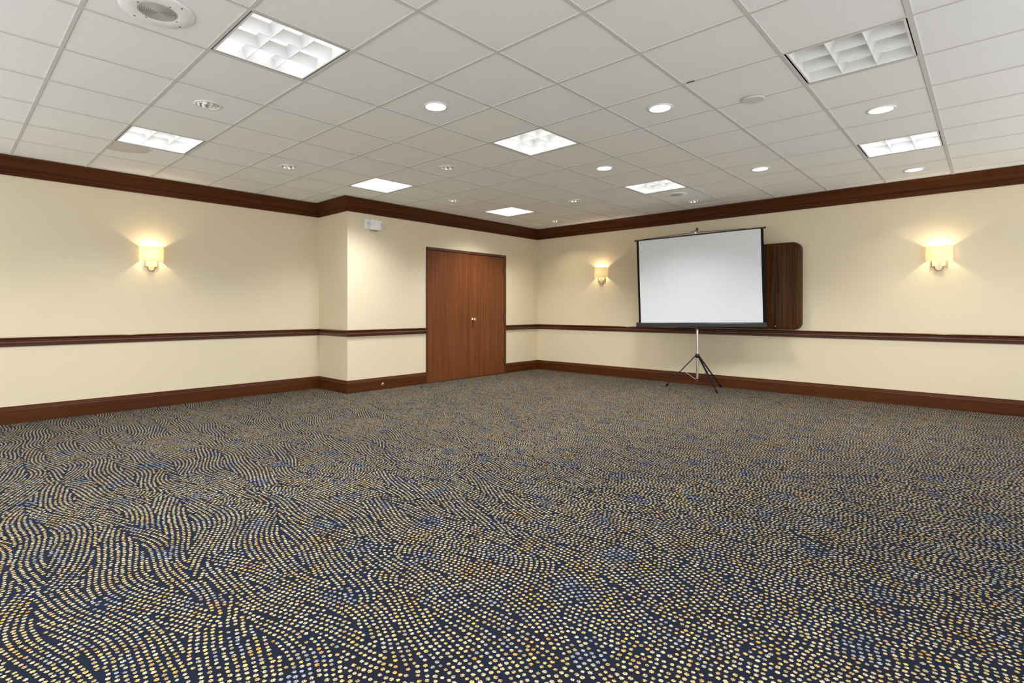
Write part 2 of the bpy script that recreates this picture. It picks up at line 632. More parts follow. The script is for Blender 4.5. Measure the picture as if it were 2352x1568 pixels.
HOLE = {c: True for c in LIT + UNLIT}
for a in range(-9, 11):
    for b in range(-10, 9):
        x0, x1, y0, y1 = cell_limits(a, b)
        if x1 - x0 < 0.02 or y1 - y0 < 0.02 or (a, b) in TROFFER:
            continue
        # tiles far outside the picture (behind and beside the camera) are joined into one sheet further down
        cxm, cym = (x0 + x1) / 2, (y0 + y1) / 2
        fwd = cxm * math.sin(math.radians(46.04)) + cym * math.cos(math.radians(46.04))
        sid = cxm * math.cos(math.radians(46.04)) - cym * math.sin(math.radians(46.04))
        seen = fwd > 1.9 and -1.05 * fwd - 0.6 < sid < 1.15 * fwd + 0.6
        if not seen:
            continue
        g = 0.004
        hole = (gx(a + .5), gy(b + .5), 0.084) if (a, b) in HOLE else None
        mat = 'stained' if (a, b) == (-1, 6) else 'tile'
        obj('ceiling_tile', tile_mesh(x0 + g, x1 - g, y0 + g, y1 - g, hole), mat, ceiling)
bm = bmesh.new()
for a in range(-9, 11):
    for b in range(-10, 9):
        x0, x1, y0, y1 = cell_limits(a, b)
        if x1 - x0 < 0.02 or y1 - y0 < 0.02 or (a, b) in TROFFER:
            continue
        cxm, cym = (x0 + x1) / 2, (y0 + y1) / 2
        fwd = cxm * math.sin(math.radians(46.04)) + cym * math.cos(math.radians(46.04))
        sid = cxm * math.cos(math.radians(46.04)) - cym * math.sin(math.radians(46.04))
        if not (fwd > 1.9 and -1.05 * fwd - 0.6 < sid < 1.15 * fwd + 0.6):
            box(bm, x0 + .004, x1 - .004, y0 + .004, y1 - .004, CEIL + 0.0035, CEIL + 0.020)
o = obj('ceiling_tile_rest', bm, 'tile', ceiling)
o['kind'] = 'stuff'


def tee_profile_box(x0, x1, y0, y1):
    return B(x0, x1, y0, y1, CEIL - 0.0012, CEIL + 0.0034)


for a in range(-8, 11):                      # main tees run along Y
    x = gx(a)
    if X0 < x < XR - 0.03:
        ymax = YL if x < XJ + 0.02 else YD
        obj('main_tee', tee_profile_box(x - TEE / 2, x + TEE / 2, Y0, ymax - 0.001), 'tee', ceiling)
for b in range(-9, 9):                       # cross tees run along X
    y = gy(b)
    if Y0 < y < YL - 0.03:
        xmax = XR if y < YD - 0.01 else XJ
        w = TEE if b != -3 else TEE * 1.35
        o = obj('cross_tee', B(X0, xmax - 0.001, y - w / 2, y + w / 2, CEIL - 0.0010, CEIL + 0.0033), 'tee', ceiling)
obj('grid_gap', B(gx(3) - 0.014, gx(3) + 0.000, gy(-1) - 0.085, gy(-1) - 0.035, CEIL - 0.004, CEIL - 0.0012), 'clip', ceiling)  # dark block standing in for a gap in the grid


# ------------------------------------------------------------------ square louvered ceiling lights
def louver_profile(L, hw_bottom, hw_top, h, n=8):
    """blade along X of length L, concave sides, z 0..h, two-sided"""
    bm = bmesh.new()
    pts = [(-(hw_bottom + (hw_top - hw_bottom) * (i / n) ** 2.2), h * i / n) for i in range(n + 1)]
    prof = pts + [(-y, z) for y, z in pts[::-1]]
    M = Matrix(((0, 0, 1, 0), (1, 0, 0, 0), (0, 1, 0, 0), (0, 0, 0, 1)))
    prism(bm, prof, -L / 2, L / 2, M)
    return bm


def make_troffer(state):
    t = empty('ceiling_troffer')
    S, IN, FO = 0.583, 0.548, 0.569
    h = 0.062
    # black ring painted in as the shadow gap round the fixture
    bm = bmesh.new()
    G = IN + 0.012
    for (a0, a1, b0, b1) in ((-S / 2, S / 2, -S / 2, -G / 2), (-S / 2, S / 2, G / 2, S / 2), (-S / 2, -G / 2, -G / 2, G / 2), (G / 2, S / 2, -G / 2, G / 2)):
        box(bm, a0, a1, b0, b1, 0.010, 0.030)
    obj('shadow_gap', bm, 'plenum', t)
    bm = bmesh.new()
    for (a0, a1, b0, b1) in ((-FO / 2, FO / 2, -FO / 2, -IN / 2), (-FO / 2, FO / 2, IN / 2, FO / 2), (-FO / 2, -IN / 2, -IN / 2, IN / 2), (IN / 2, FO / 2, -IN / 2, IN / 2)):
        box(bm, a0, a1, b0, b1, 0.001, 0.009)
    obj('frame', bm, 'white_metal', t)
    # reflector walls and the lamp panel above the louver
    bm = bmesh.new()
    I = IN / 2
    for (a0, a1, b0, b1) in ((-I - .004, I + .004, -I - .004, -I), (-I - .004, I + .004, I, I + .004), (-I - .004, -I, -I, I), (I, I + .004, -I, I)):
        box(bm, a0, a1, b0, b1, 0.009, 0.10)
    obj('reflector', bm, 'louver', t)
    pm = {'on': 'panel_on', 'mid': 'panel_mid', 'far': 'panel_far', 'dim': 'panel_dim'}[state]
    obj('lamp_panel', B(-I, I, -I, I, 0.072, 0.078), pm, t)
    for k in (-1, 1):
        o = obj('louver_blade', louver_profile(IN, 0.0014, 0.030, h), 'louver', t, loc=(0, k * IN / 6, 0.006))
        smooth_angle(o, 50)
        o = obj('louver_blade', louver_profile(IN, 0.0014, 0.030, h), 'louver', t, loc=(k * IN / 6, 0, 0.0065))
        o.rotation_euler = (0, 0, PI / 2)
        smooth_angle(o, 50)
    if state != 'dim':
        ld = bpy.data.lights.new('troffer_lamp', 'AREA')
        ld.shape = 'SQUARE'
        ld.size = IN - 0.04
        ld.energy = TROFFER_W
        ld.color = (0.94, 0.98, 1.0)
        ld.spread = math.radians(124)
        lo = bpy.data.objects.new('troffer_lamp', ld)
        lo.location = (0, 0, -0.002)
        link(lo, t)
    return t


def copy_tree(o, parent=None):
    c = o.copy()
    COL.objects.link(c)
    c.parent = parent
    for ch in o.children:
        copy_tree(ch, c)
    return c


TL = {(-1, 1): 'lit square ceiling light with nine louver cells, nearest one, beside the round speaker',
      (-1, 5): 'lit square ceiling light near the left wall, next to the stained tile',
      (3, 1): 'lit square ceiling light in the middle of the ceiling, between two glowing round lights',
      (3, 5): 'bright square ceiling light close to the corner of the recess above the emergency light',
      (7, 5): 'bright square ceiling light close above the brown double door',
      (7, 1): 'lit square ceiling light above the projection screen',
      (3, -3): 'dim grey square louvered ceiling light, large at upper right',
      (7, -3): 'lit square ceiling light at right above the right wall sconce'}
protos = {}
for (a, b), st in TROFFER.items():
    loc = (gx(a + .5), gy(b + .5), CEIL)
    if loc[0] < X0 + .3 or loc[1] < Y0 + .3:
        continue
    if st in protos:
        t = copy_tree(protos[st])
    else:
        t = protos[st] = make_troffer(st)
    t.location = loc
    tag(t, TL.get((a, b), 'square louvered ceiling light behind or beside the camera, outside the picture'), 'ceiling light', 'square louvered ceiling lights')


# ------------------------------------------------------------------ round downlights
def make_downlight(lit, lamp=False):
    t = empty('downlight')
    o = obj('trim_ring', lathe(bmesh.new(), [(0.094, 0.0035), (0.095, 0.001), (0.092, -0.003), (0.080, -0.0035), (0.0765, -0.001), (0.0765, 0.006), (0.083, 0.006)], 40, True), 'white_metal', t, smooth=True)
    if lit:
        obj('reflector', lathe(bmesh.new(), [(0.0765, 0.001), (0.0758, 0.006), (0.075, 0.010)], 40), 'chrome', t, smooth=True)
        obj('lamp', lathe(bmesh.new(), [(0.0752, 0.010), (0.066, 0.0035), (0.04, 0.001), (0, 0.000)], 32), 'lamp_on', t, smooth=True)
        ld = bpy.data.lights.new('downlight_lamp', 'AREA')
        ld.shape = 'DISK'
        ld.size = 0.12
        ld.energy = DOWN_W
        ld.color = (1.0, 0.90, 0.74)
        ld.spread = math.radians(105)
        lo = bpy.data.objects.new('downlight_lamp', ld)
        lo.location = (0, 0, -0.005)
        link(lo, t)
    else:
        # faceted polished reflector, dark lamp well at the top
        bm = bmesh.new()
        n = 40
        rings = []
        for r, z in ((0.0765, 0.0), (0.074, 0.03), (0.066, 0.065), (0.050, 0.095)):
            rings.append([bm.verts.new((r * (1 + 0.035 * (-1) ** (i // 2) * (z > 0)) * math.cos(2 * PI * i / n), r * (1 + 0.035 * (-1) ** (i // 2) * (z > 0)) * math.sin(2 * PI * i / n), z)) for i in range(n)])
        for p, q in zip(rings, rings[1:]):
            for i in range(n):
                bm.faces.new((p[i], p[(i + 1) % n], q[(i + 1) % n], q[i]))
        obj('reflector', bm, 'chrome', t)
        obj('lamp', lathe(bmesh.new(), [(0.052, 0.095), (0.035, 0.085), (0.03, 0.06), (0, 0.055)], 24), 'grey', t, smooth=True)
        if lamp:  # added lamp that brightens the far corner; the fixture itself looks unlit
            ld = bpy.data.lights.new('downlight_lamp', 'AREA')
            ld.shape = 'DISK'
            ld.size = 0.10
            ld.energy = CORNER_FILL_W
            ld.color = (1.0, 0.88, 0.68)
            ld.spread = math.radians(112)
            lo = bpy.data.objects.new('downlight_lamp', ld)
            lo.location = (0, 0, -0.005)
            link(lo, t)
    return t


DL = {(1, 1): 'glowing round ceiling light, leftmost of the lit ones',
      (3, -1): 'glowing round ceiling light between the middle square light and the flat round cover',
      (5, -3): 'glowing round ceiling light behind the dim grey square light, at right',
      (5, 1): 'glowing round ceiling light just behind the middle square light',
      (7, -1): 'glowing round ceiling light above the wooden wall cabinet',
      (9, -3): 'glowing round ceiling light close to the right wall crown moulding',
      (-1, 3): 'deep chrome ceiling downlight between the two left square lights, nearest one',
      (1, 5): 'deep chrome ceiling downlight near the left wall, between two lit square lights',
      (3, 3): 'deep chrome ceiling downlight left of the middle square light, toward the recess',
      (5, 5): 'small chrome ceiling downlight between the two bright square lights by the door wall',
      (7, 3): 'small chrome ceiling downlight left of the square light above the screen',
      (9, 1): 'small chrome ceiling downlight right above the projection screen near the crown moulding',
      (9, 5): 'tiny chrome ceiling downlight in the far corner of the ceiling'}
pr_l, pr_u = None, {}
for c in LIT:
    if pr_l is None:
        t = pr_l = make_downlight(True)
    else:
        t = copy_tree(pr_l)
    t.location = (gx(c[0] + .5), gy(c[1] + .5), CEIL)
    tag(t, DL[c], 'ceiling light', 'lit round downlights')
for c in UNLIT:
    deep = c in ((9, 5), (7, 3))  # the two that get the added corner lamp
    if deep not in pr_u:
        t = pr_u[deep] = make_downlight(False, deep)
    else:
        t = copy_tree(pr_u[deep])
    t.location = (gx(c[0] + .5), gy(c[1] + .5), CEIL)
    tag(t, DL[c], 'ceiling light', 'deep chrome downlights')


# ------------------------------------------------------------------ ceiling speakers and cover plate
def make_speaker(R, loc, label, screws=True):
    t = empty('ceiling_speaker', loc)
    g = R * 0.52
    obj('baffle', lathe(bmesh.new(), [(R, 0.0035), (R, -0.001), (R - 0.004, -0.0040), (R * 0.7, -0.0052), (g + 0.004, -0.0056), (g, -0.004), (g, 0.0035)], 64, True), 'tile', t, smooth=True)
    prof = [(g, -0.0045)]
    n = 11
    for i in range(n):                       # ridged grille of concentric rings
        r = g * (1 - (i + .5) / n)
        prof += [(r + g / n * .34, -0.0062), (r - g / n * .02, -0.0062), (r - g / n * .06, -0.0030), (r - g / n * .44, -0.0030)]
    prof += [(0, -0.0045)]
    obj('grille', lathe(bmesh.new(), prof, 48), MAT['grille'], t)
    if screws:
        for i in range(4):
            for rr, off in ((g * 1.14, 0.3), (R * 0.86, 0.55)):
                a = i * PI / 2 + off
                obj('screw', lathe(bmesh.new(), [(0.0045, -0.004), (0.0045, -0.0075), (0.003, -0.0082), (0, -0.0085)], 12), 'hinge', t, loc=(rr * math.cos(a), rr * math.sin(a), 0.0015))
    tag(t, label, 'speaker', 'ceiling speakers')
    return t


MAT['grille'] = simple('speaker_grille', (0.52, 0.49, 0.46), 0.85, spec=0.1)
make_speaker(0.170, (gx(-1.53), gy(1.60), CEIL), 'large round white ceiling speaker with ridged grille at top left')
make_speaker(0.140, (gx(8.5), gy(1.5), CEIL), 'faint round white ceiling speaker beside the square light above the screen', False)
MAT['cover'] = simple('cover_plate', (0.72, 0.69, 0.64), 0.5)
o = obj('sprinkler_cover', lathe(bmesh.new(), [(0, -0.011), (0.070, -0.011), (0.074, -0.009), (0.075, -0.006), (0.079, -0.005), (0.079, -0.0025), (0, -0.0025)], 40), 'cover', loc=(gx(4.0), gy(-1.44), CEIL))
tag(o, 'flat round cover plate on the ceiling grid left of the dim grey square light', 'cover plate')


# ------------------------------------------------------------------ wall sconces
def make_sconce():
    """local frame: wall plane at y = 0, room side is -y, z = 0 at the bottom of the back plate"""
    t = empty('wall_sconce')
    zb, zt, hw, dep = 0.108, 0.285, 0.120, 0.098
    # bowed half-drum shade, open top and bottom, 2 mm cloth
    n = 28
    outer, inner = [], []
    for i in range(n + 1):
        a = PI * i / n
        x = -hw * math.cos(a)
        s = math.sin(a)
        y = -(0.050 * min(1.0, s * 5) + (dep - 0.050) * s ** 1.2) if 0 < i < n else -0.0015
        outer.append((x, y))
    pts = [(-hw, -0.0015)] + [(-hw + 0.001, -0.030)] + [p for p in outer[2:-2]] + [(hw - 0.001, -0.030)] + [(hw, -0.0015)]
    bm = bmesh.new()
    vo = [[bm.verts.new((x, y, z)) for x, y in pts] for z in (zb, zt)]
    vi = [[bm.verts.new((x * 0.985, min(-0.0012, y * 0.978), z)) for x, y in pts] for z in (zb, zt)]
    for i in range(len(pts) - 1):
        bm.faces.new((vo[0][i], vo[0][i + 1], vo[1][i + 1], vo[1][i]))
        bm.faces.new((vi[0][i + 1], vi[0][i], vi[1][i], vi[1][i + 1]))
        bm.faces.new((vo[1][i], vo[1][i + 1], vi[1][i + 1], vi[1][i]))
        bm.faces.new((vo[0][i + 1], vo[0][i], vi[0][i], vi[0][i + 1]))
    sh = obj('lamp_shade', bm, 'shade', t)
    smooth_angle(sh, 50)
    sh['label'] = 'glowing cream fabric shade'
    for z in (zb + 0.001, zt - 0.001):        # thin trim band on both rims
        bm = bmesh.new()
        polytube(bm, [(x * 1.004, y * 1.01 - 0.0005, z) for x, y in pts[1:-1]], 0.0016, 6)
        obj('shade_trim', bm, 'shade_band', t)
    # stepped back plate with half-round foot
    out = [(-0.064, 0.17), (-0.064, 0.052), (-0.036, 0.052)]
    for i in range(9):
        a = PI + PI * i / 8
        out.append((0.036 * math.cos(a) * 0.98, 0.036 + 0.036 * math.sin(a)))
    out += [(0.036, 0.052), (0.064, 0.052), (0.064, 0.17)]
    M = Matrix(((1, 0, 0, 0), (0, 0, -1, 0), (0, 1, 0, 0), (0, 0, 0, 1)))
    bm = prism(bmesh.new(), out, 0.0006, 0.012, M)
    obj('back_plate', bm, 'plate', t)
    bm = bmesh.new()
    polytube(bm, [(x, -0.014, z) for x, z in out[0:1] + out[1:-1] + out[-1:]], 0.0038, 6)
    obj('plate_rim', bm, 'dark_brass', t)
    bm = bmesh.new()
    tube(bm, (0, -0.010, 0.16), (0, -0.050, 0.16), 0.006, 8)
    tube(bm, (0, -0.050, 0.150), (0, -0.050, 0.185), 0.011, 12)
    obj('lamp_holder', bm, 'dark_brass', t)
    bm = lathe(bmesh.new(), [(0, 0.0), (0.010, 0.002), (0.013, 0.014), (0.012, 0.026), (0.005, 0.040), (0, 0.043)], 16)
    bu = obj('bulb', bm, 'bulb', t, smooth=True, loc=(0, -0.050, 0.186))
    ld = bpy.data.lights.new('sconce_lamp', 'POINT')
    ld.energy = SCONCE_W
    ld.color = (1.0, 0.80, 0.52)
    ld.shadow_soft_size = 0.016
    lo = bpy.data.objects.new('sconce_lamp', ld)
    lo.location = (0, -0.062, 0.208)
    link(lo, t)
    return t


MAT['shade_band'] = simple('shade_band', (0.55, 0.45, 0.26), 0.7)
MAT['plate'] = simple('satin_cream_plate', (0.72, 0.62, 0.42), 0.4, metal=0.35)
sc1 = make_sconce()
sc1.location = (1.7605, YL, 1.618)
tag(sc1, 'lit cream wall sconce on the left wall', 'wall lamp', 'wall sconces')
sc2 = copy_tree(sc1)
sc2.location = (XR, 4.950, 1.618)
sc2.rotation_euler = (0, 0, -PI / 2)
tag(sc2, 'lit cream wall sconce left of the projection screen', 'wall lamp', 'wall sconces')
sc3 = copy_tree(sc1)
sc3.location = (XR, 0.435, 1.618)
sc3.rotation_euler = (0, 0, -PI / 2)
tag(sc3, 'lit cream wall sconce right of the wooden wall cabinet', 'wall lamp', 'wall sconces')

# ------------------------------------------------------------------ emergency light
em = empty('emergency_light', (4.353, YD, 2.300))
tag(em, 'white twin-head emergency light on the wall left of the double door', 'emergency light')
obj('back_plate', B(-0.150, 0.150, -0.022, -0.0006, 0.012, 0.148), 'white_plastic', em, bevel=0.004)
bm = bmesh.new()
prism(bm, [(-0.070, 0.0), (0.070, 0.0), (0.086, 0.02), (0.086, 0.135), (0.075, 0.15), (-0.075, 0.15), (-0.086, 0.135), (-0.086, 0.02)], 0.020, 0.058, Matrix(((1, 0, 0, 0), (0, 0, -1, 0), (0, 1, 0, 0), (0, 0, 0, 1))))
obj('body', bm, 'white_plastic', em, bevel=0.004)
for s in (-1, 1):
    bm = lathe(bmesh.new(), [(0, 0.0), (0.030, 0.002), (0.040, 0.016), (0.043, 0.045), (0.040, 0.048), (0.034, 0.043), (0, 0.038)], 28)
    bmesh.ops.rotate(bm, verts=bm.verts, cent=(0, 0, 0), matrix=Matrix.Rotation(PI / 2 - 0.25, 3, 'X'))
    bmesh.ops.rotate(bm, verts=bm.verts, cent=(0, 0, 0), matrix=Matrix.Rotation(s * 0.22, 3, 'Z'))
    hd = obj('lamp_head', bm, 'white_plastic', em, smooth=True, loc=(s * 0.106, -0.020, 0.066))
    bm = lathe(bmesh.new(), [(0, 0.0400), (0.034, 0.0445)], 24)
    bmesh.ops.rotate(bm, verts=bm.verts, cent=(0, 0, 0), matrix=Matrix.Rotation(PI / 2 - 0.25, 3, 'X'))
    bmesh.ops.rotate(bm, verts=bm.verts, cent=(0, 0, 0), matrix=Matrix.Rotation(s * 0.22, 3, 'Z'))
    obj('lens', bm, 'lens', hd) if 'lens' in MAT else None
obj('dark_underside', B(-0.045, 0.050, -0.050, -0.006, -0.010, 0.002), 'grey', em, bevel=0.002)  # grey block for the dark underside of the body

# ------------------------------------------------------------------ brass socket on the baseboard
so = empty('baseboard_socket', (4.505, YD - 0.0205, 0.072))
tag(so, 'small round brass socket on the baseboard left of the double door', 'socket')
RX = Matrix.Rotation(PI / 2, 3, 'X')
bm = lathe(bmesh.new(), [(0, 0.0), (0.024, 0.0), (0.024, 0.003), (0.021, 0.006), (0.014, 0.0065), (0, 0.0065)], 28)
bmesh.ops.rotate(bm, verts=bm.verts, cent=(0, 0, 0), matrix=RX)
obj('cover_plate', bm, 'brass', so, smooth=False)
bm = lathe(bmesh.new(), [(0, 0.0064), (0.010, 0.0064), (0.010, 0.011), (0.007, 0.013), (0, 0.013)], 20)
bmesh.ops.rotate(bm, verts=bm.verts, cent=(0, 0, 0), matrix=RX)
obj('hub', bm, 'dark_brass', so)

# ------------------------------------------------------------------ wooden wall cabinet behind the screen
CY0, CY1, CZ0, CZ1, CD = 1.835, 3.66, 0.888, 2.075, 0.145
cab = empty('wall_cabinet', (XR, (CY0 + CY1) / 2, CZ0))
tag(cab, 'dark walnut wall cabinet with rounded corners behind the projection screen', 'cabinet')
cw, ch = CY1 - CY0, CZ1 - CZ0
Mc = Matrix(((0, 0, -1, 0), (-1, 0, 0, 0), (0, 1, 0, ch / 2), (0, 0, 0, 1)))       # polygon x -> -Y, y -> Z, depth -> -X
bm = bmesh.new()
rings = []
for dd, ins in ((0.001, 0.0), (CD - 0.022, 0.0), (CD - 0.012, 0.003), (CD - 0.004, 0.010), (CD, 0.020)):
    rings.append([bm.verts.new(Mc @ Vector((x, y, dd))) for x, y in rrect(cw - 2 * ins, ch - 2 * ins, 0.095 - ins * 0.8, 10)])
for p, q in zip(rings, rings[1:]):
    for i in range(len(p)):
        j = (i + 1) % len(p)
        bm.faces.new((p[i], p[j], q[j], q[i]))
bm.faces.new(rings[0][::-1])
bm.faces.new(rings[-1])
smooth_angle(obj('body', bm, 'walnut', cab), 35)
bm = lathe(bmesh.new(), [(0, 0.0), (0.008, 0.0), (0.007, 0.006), (0, 0.007)], 14)
bmesh.ops.rotate(bm, verts=bm.verts, cent=(0, 0, 0), matrix=Matrix.Rotation(-PI / 2, 3, 'Y'))
obj('catch', bm, 'brass', cab, loc=(-CD + 0.001, -(cw / 2 - 0.30), 0.045))

# ------------------------------------------------------------------ tripod projection screen
PX, PY = 7.735, 3.093
scn = empty('projection_screen', (PX, PY, 0))
tag(scn, 'white pull-up projection screen on a black tripod stand', 'projection screen')
root_inv = Matrix.Translation((-PX, -PY, 0))
# screen plane basis (fitted): width direction, up direction, normal toward the room
psi, lean, roll = math.radians(5.0), math.radians(1.7), math.radians(1.05)
SC = Vector((7.672, 3.079, EYE + 0.4462))
wd = Vector((math.sin(psi), -math.cos(psi), 0))
nn = Vector((-math.cos(psi), -math.sin(psi), 0))
u2 = Vector((0, 0, 1)) * math.cos(lean) + nn * math.sin(lean)
wv = wd * math.cos(roll) + u2 * math.sin(roll)
uv = u2 * math.cos(roll) - wd * math.sin(roll)
nv = wv.cross(uv)
if nv.dot(nn) < 0:
    nv = -nv
MS = Matrix(((wv.x, uv.x, nv.x, SC.x - PX), (wv.y, uv.y, nv.y, SC.y - PY), (wv.z, uv.z, nv.z, SC.z), (0, 0, 0, 1)))
SW, SH = 1.778, 1.288


def on_screen(bm):
    bmesh.ops.transform(bm, matrix=MS, verts=bm.verts)
    return bm


def sheet(x0, x1, y0, y1, nx, ny, th, z=0.0):
    bm = bmesh.new()

    def zz(x, y):
        t = (x / SW + 0.5)
        return z + 0.0035 * math.sin(9 * t + 1.5 * y) * t * t + 0.0015 * math.sin(23 * t - 2 * y) * t * t
    fr = [[bm.verts.new((x0 + (x1 - x0) * i / nx, y0 + (y1 - y0) * j / ny, zz(x0 + (x1 - x0) * i / nx, y0 + (y1 - y0) * j / ny))) for j in range(ny + 1)] for i in range(nx + 1)]
    bk = [[bm.verts.new((v.co.x, v.co.y, v.co.z - th)) for v in row] for row in fr]
    for i in range(nx):
        for j in range(ny):
            bm.faces.new((fr[i][j], fr[i + 1][j], fr[i + 1][j + 1], fr[i][j + 1]))
            bm.faces.new((bk[i][j], bk[i][j + 1], bk[i + 1][j + 1], bk[i + 1][j]))
    for i in range(nx):
        for j in (0, ny):
            bm.faces.new((fr[i][j], fr[i + 1][j], bk[i + 1][j], bk[i][j]))
    for j in range(ny):
        for i in (0, nx):
            bm.faces.new((fr[i][j], fr[i][j + 1], bk[i][j + 1], bk[i][j]))
    return on_screen(bm)


bw = 0.033
fab = obj('screen_fabric', sheet(-SW / 2 + bw, SW / 2 - bw, -SH / 2, SH / 2 - 0.006, 40, 14, 0.0012), 'screen', scn, smooth=False)
smooth_angle(fab, 40)
obj('side_border', sheet(-SW / 2, -SW / 2 + bw, -SH / 2, SH / 2 - 0.006, 2, 14, 0.0012), 'black_cloth', scn)
obj('side_border', sheet(SW / 2 - bw, SW / 2, -SH / 2, SH / 2 - 0.006, 2, 14, 0.0012), 'black_cloth', scn)
bm = bmesh.new()
tube(bm, (-SW / 2 - 0.026, SH / 2 - 0.002, -0.004), (SW / 2 + 0.026, SH / 2 - 0.002, -0.004), 0.0105, 12)
obj('top_bar', on_screen(bm), 'black', scn)
for s in (-1, 1):
    bm = bmesh.new()
    tube(bm, (s * (SW / 2 + 0.012), SH / 2 - 0.002, -0.004), (s * (SW / 2 + 0.030), SH / 2 - 0.002, -0.004), 0.0145, 12)
    obj('end_cap', on_screen(bm), 'black', scn)
# bail wire, hook and hanger bracket above the top bar
bm = bmesh.new()
polytube(bm, [(-SW / 2 + 0.10, SH / 2 + 0.010, -0.006), (-0.10, SH / 2 + 0.030, -0.008), (0.0, SH / 2 + 0.037, -0.010), (0.10, SH / 2 + 0.030, -0.008), (SW / 2 - 0.22, SH / 2 + 0.012, -0.006)], 0.0035, 6)
obj('hanger_bail', on_screen(bm), 'black', scn)
bm = bmesh.new()
box(bm, -0.014, 0.014, SH / 2 + 0.010, SH / 2 + 0.045, -0.030, -0.004)
obj('hook_clip', on_screen(bm), 'silver', scn, bevel=0.003)
ptop = SC + uv * (SH / 2 + 0.115)
pole_x, pole_y = 0.0, 0.0
hookz = ptop.z
bm = bmesh.new()
box(bm, -0.022, 0.018, SH / 2 + 0.050, SH / 2 + 0.062, -0.075, -0.018)
box(bm, -0.004, 0.022, SH / 2 + 0.060, SH / 2 + 0.100, -0.075, -0.050)
box(bm, -0.082, -0.010, SH / 2 + 0.054, SH / 2 + 0.062, -0.050, -0.036)
obj('hanger_hook', on_screen(bm), 'black', scn)
# roller case
cy0 = -SH / 2
bm = bmesh.new()
prism(bm, [(0.034, cy0 - 0.050), (0.034, cy0 - 0.006), (0.026, cy0 + 0.006), (0.010, cy0 + 0.009), (-0.020, cy0 + 0.009), (-0.034, cy0 - 0.002), (-0.036, cy0 - 0.040), (-0.026, cy0 - 0.052), (0.024, cy0 - 0.056)],
      -SW / 2 - 0.020, SW / 2 + 0.012, Matrix(((0, 0, 1, 0), (0, 1, 0, 0), (1, 0, 0, 0), (0, 0, 0, 1))))
o = obj('roller_case', on_screen(bm), 'black', scn)
for s in (-1, 1):
    bm = bmesh.new()
    xa = -SW / 2 - 0.030 if s < 0 else SW / 2 + 0.012
    prism(bm, rrect(0.074, 0.070, 0.012, 4), xa, xa + 0.010, Matrix(((0, 0, 1, 0), (0, 1, 0, cy0 - 0.023), (1, 0, 0, 0), (0, 0, 0, 1))))
    obj('case_end', on_screen(bm), 'black', scn)
# pole: lower tube, thinner extension tube behind the fabric up to the hook
obj('pole', tube(bmesh.new(), (0, 0, 0.118), (0, 0, 0.90), 0.0165, 20), 'silver', scn, smooth=False)
hk = Vector((SC.x - PX, SC.y - PY, SC.z)) + uv * (SH / 2 + 0.056) - nv * 0.060
obj('extension_rod', tube(bmesh.new(), (0, 0, 0.89), hk, 0.010, 12), 'silver', scn)
bm = bmesh.new()
box(bm, -0.030, 0.024, -0.024, 0.024, 0.868, 0.925)
obj('case_bracket', bm, 'black', scn, bevel=0.004)
HZ = 0.485
obj('hub', lathe(bmesh.new(), [(0.018, -0.03), (0.030, -0.026), (0.032, 0.012), (0.024, 0.026), (0.018, 0.03)], 20), 'black', scn, loc=(0, 0, HZ), smooth=True)
obj('lower_collar', lathe(bmesh.new(), [(0.0175, -0.012), (0.023, -0.010), (0.023, 0.012), (0.0175, 0.014)], 16), 'black', scn, loc=(0, 0, 0.135))
FEET = [(7.679, 3.543), (7.476, 2.712), (8.108, 2.885)]
for fx, fy in FEET:
    d = Vector((fx - PX, fy - PY, 0))
    L = d.length
    d.normalize()
    side = Vector((-d.y, d.x, 0))
    a = d * 0.030 + Vector((0, 0, HZ - 0.006))
    b = d * (L - 0.012) + Vector((0, 0, 0.018))
    bm = bmesh.new()                       # flat channel-section leg
    ax = (b - a).normalized()
    up = side.cross(ax).normalized()
    vs = []
    for p in (a, b):
        vs.append([bm.verts.new(p + side * sx * 0.0115 + up * sz * 0.006) for sx, sz in ((-1, -1), (1, -1), (1, 1), (-1, 1))])
    for i in range(4):
        bm.faces.new((vs[0][i], vs[0][(i + 1) % 4], vs[1][(i + 1) % 4], vs[1][i]))
    bm.faces.new(vs[0][::-1])
    bm.faces.new(vs[1])
    lg = obj('leg', bm, 'black', scn)
    obj('foot', tube(bmesh.new(), b - ax * 0.03, b + ax * 0.016, 0.013, 10), 'black_cloth', lg)
    bm = bmesh.new()
    tube(bm, d * 0.020 + Vector((0, 0, 0.135)), a + (b - a) * 0.46, 0.005, 8)
    obj('brace', bm, 'black' if fy < 3 else 'silver', scn)


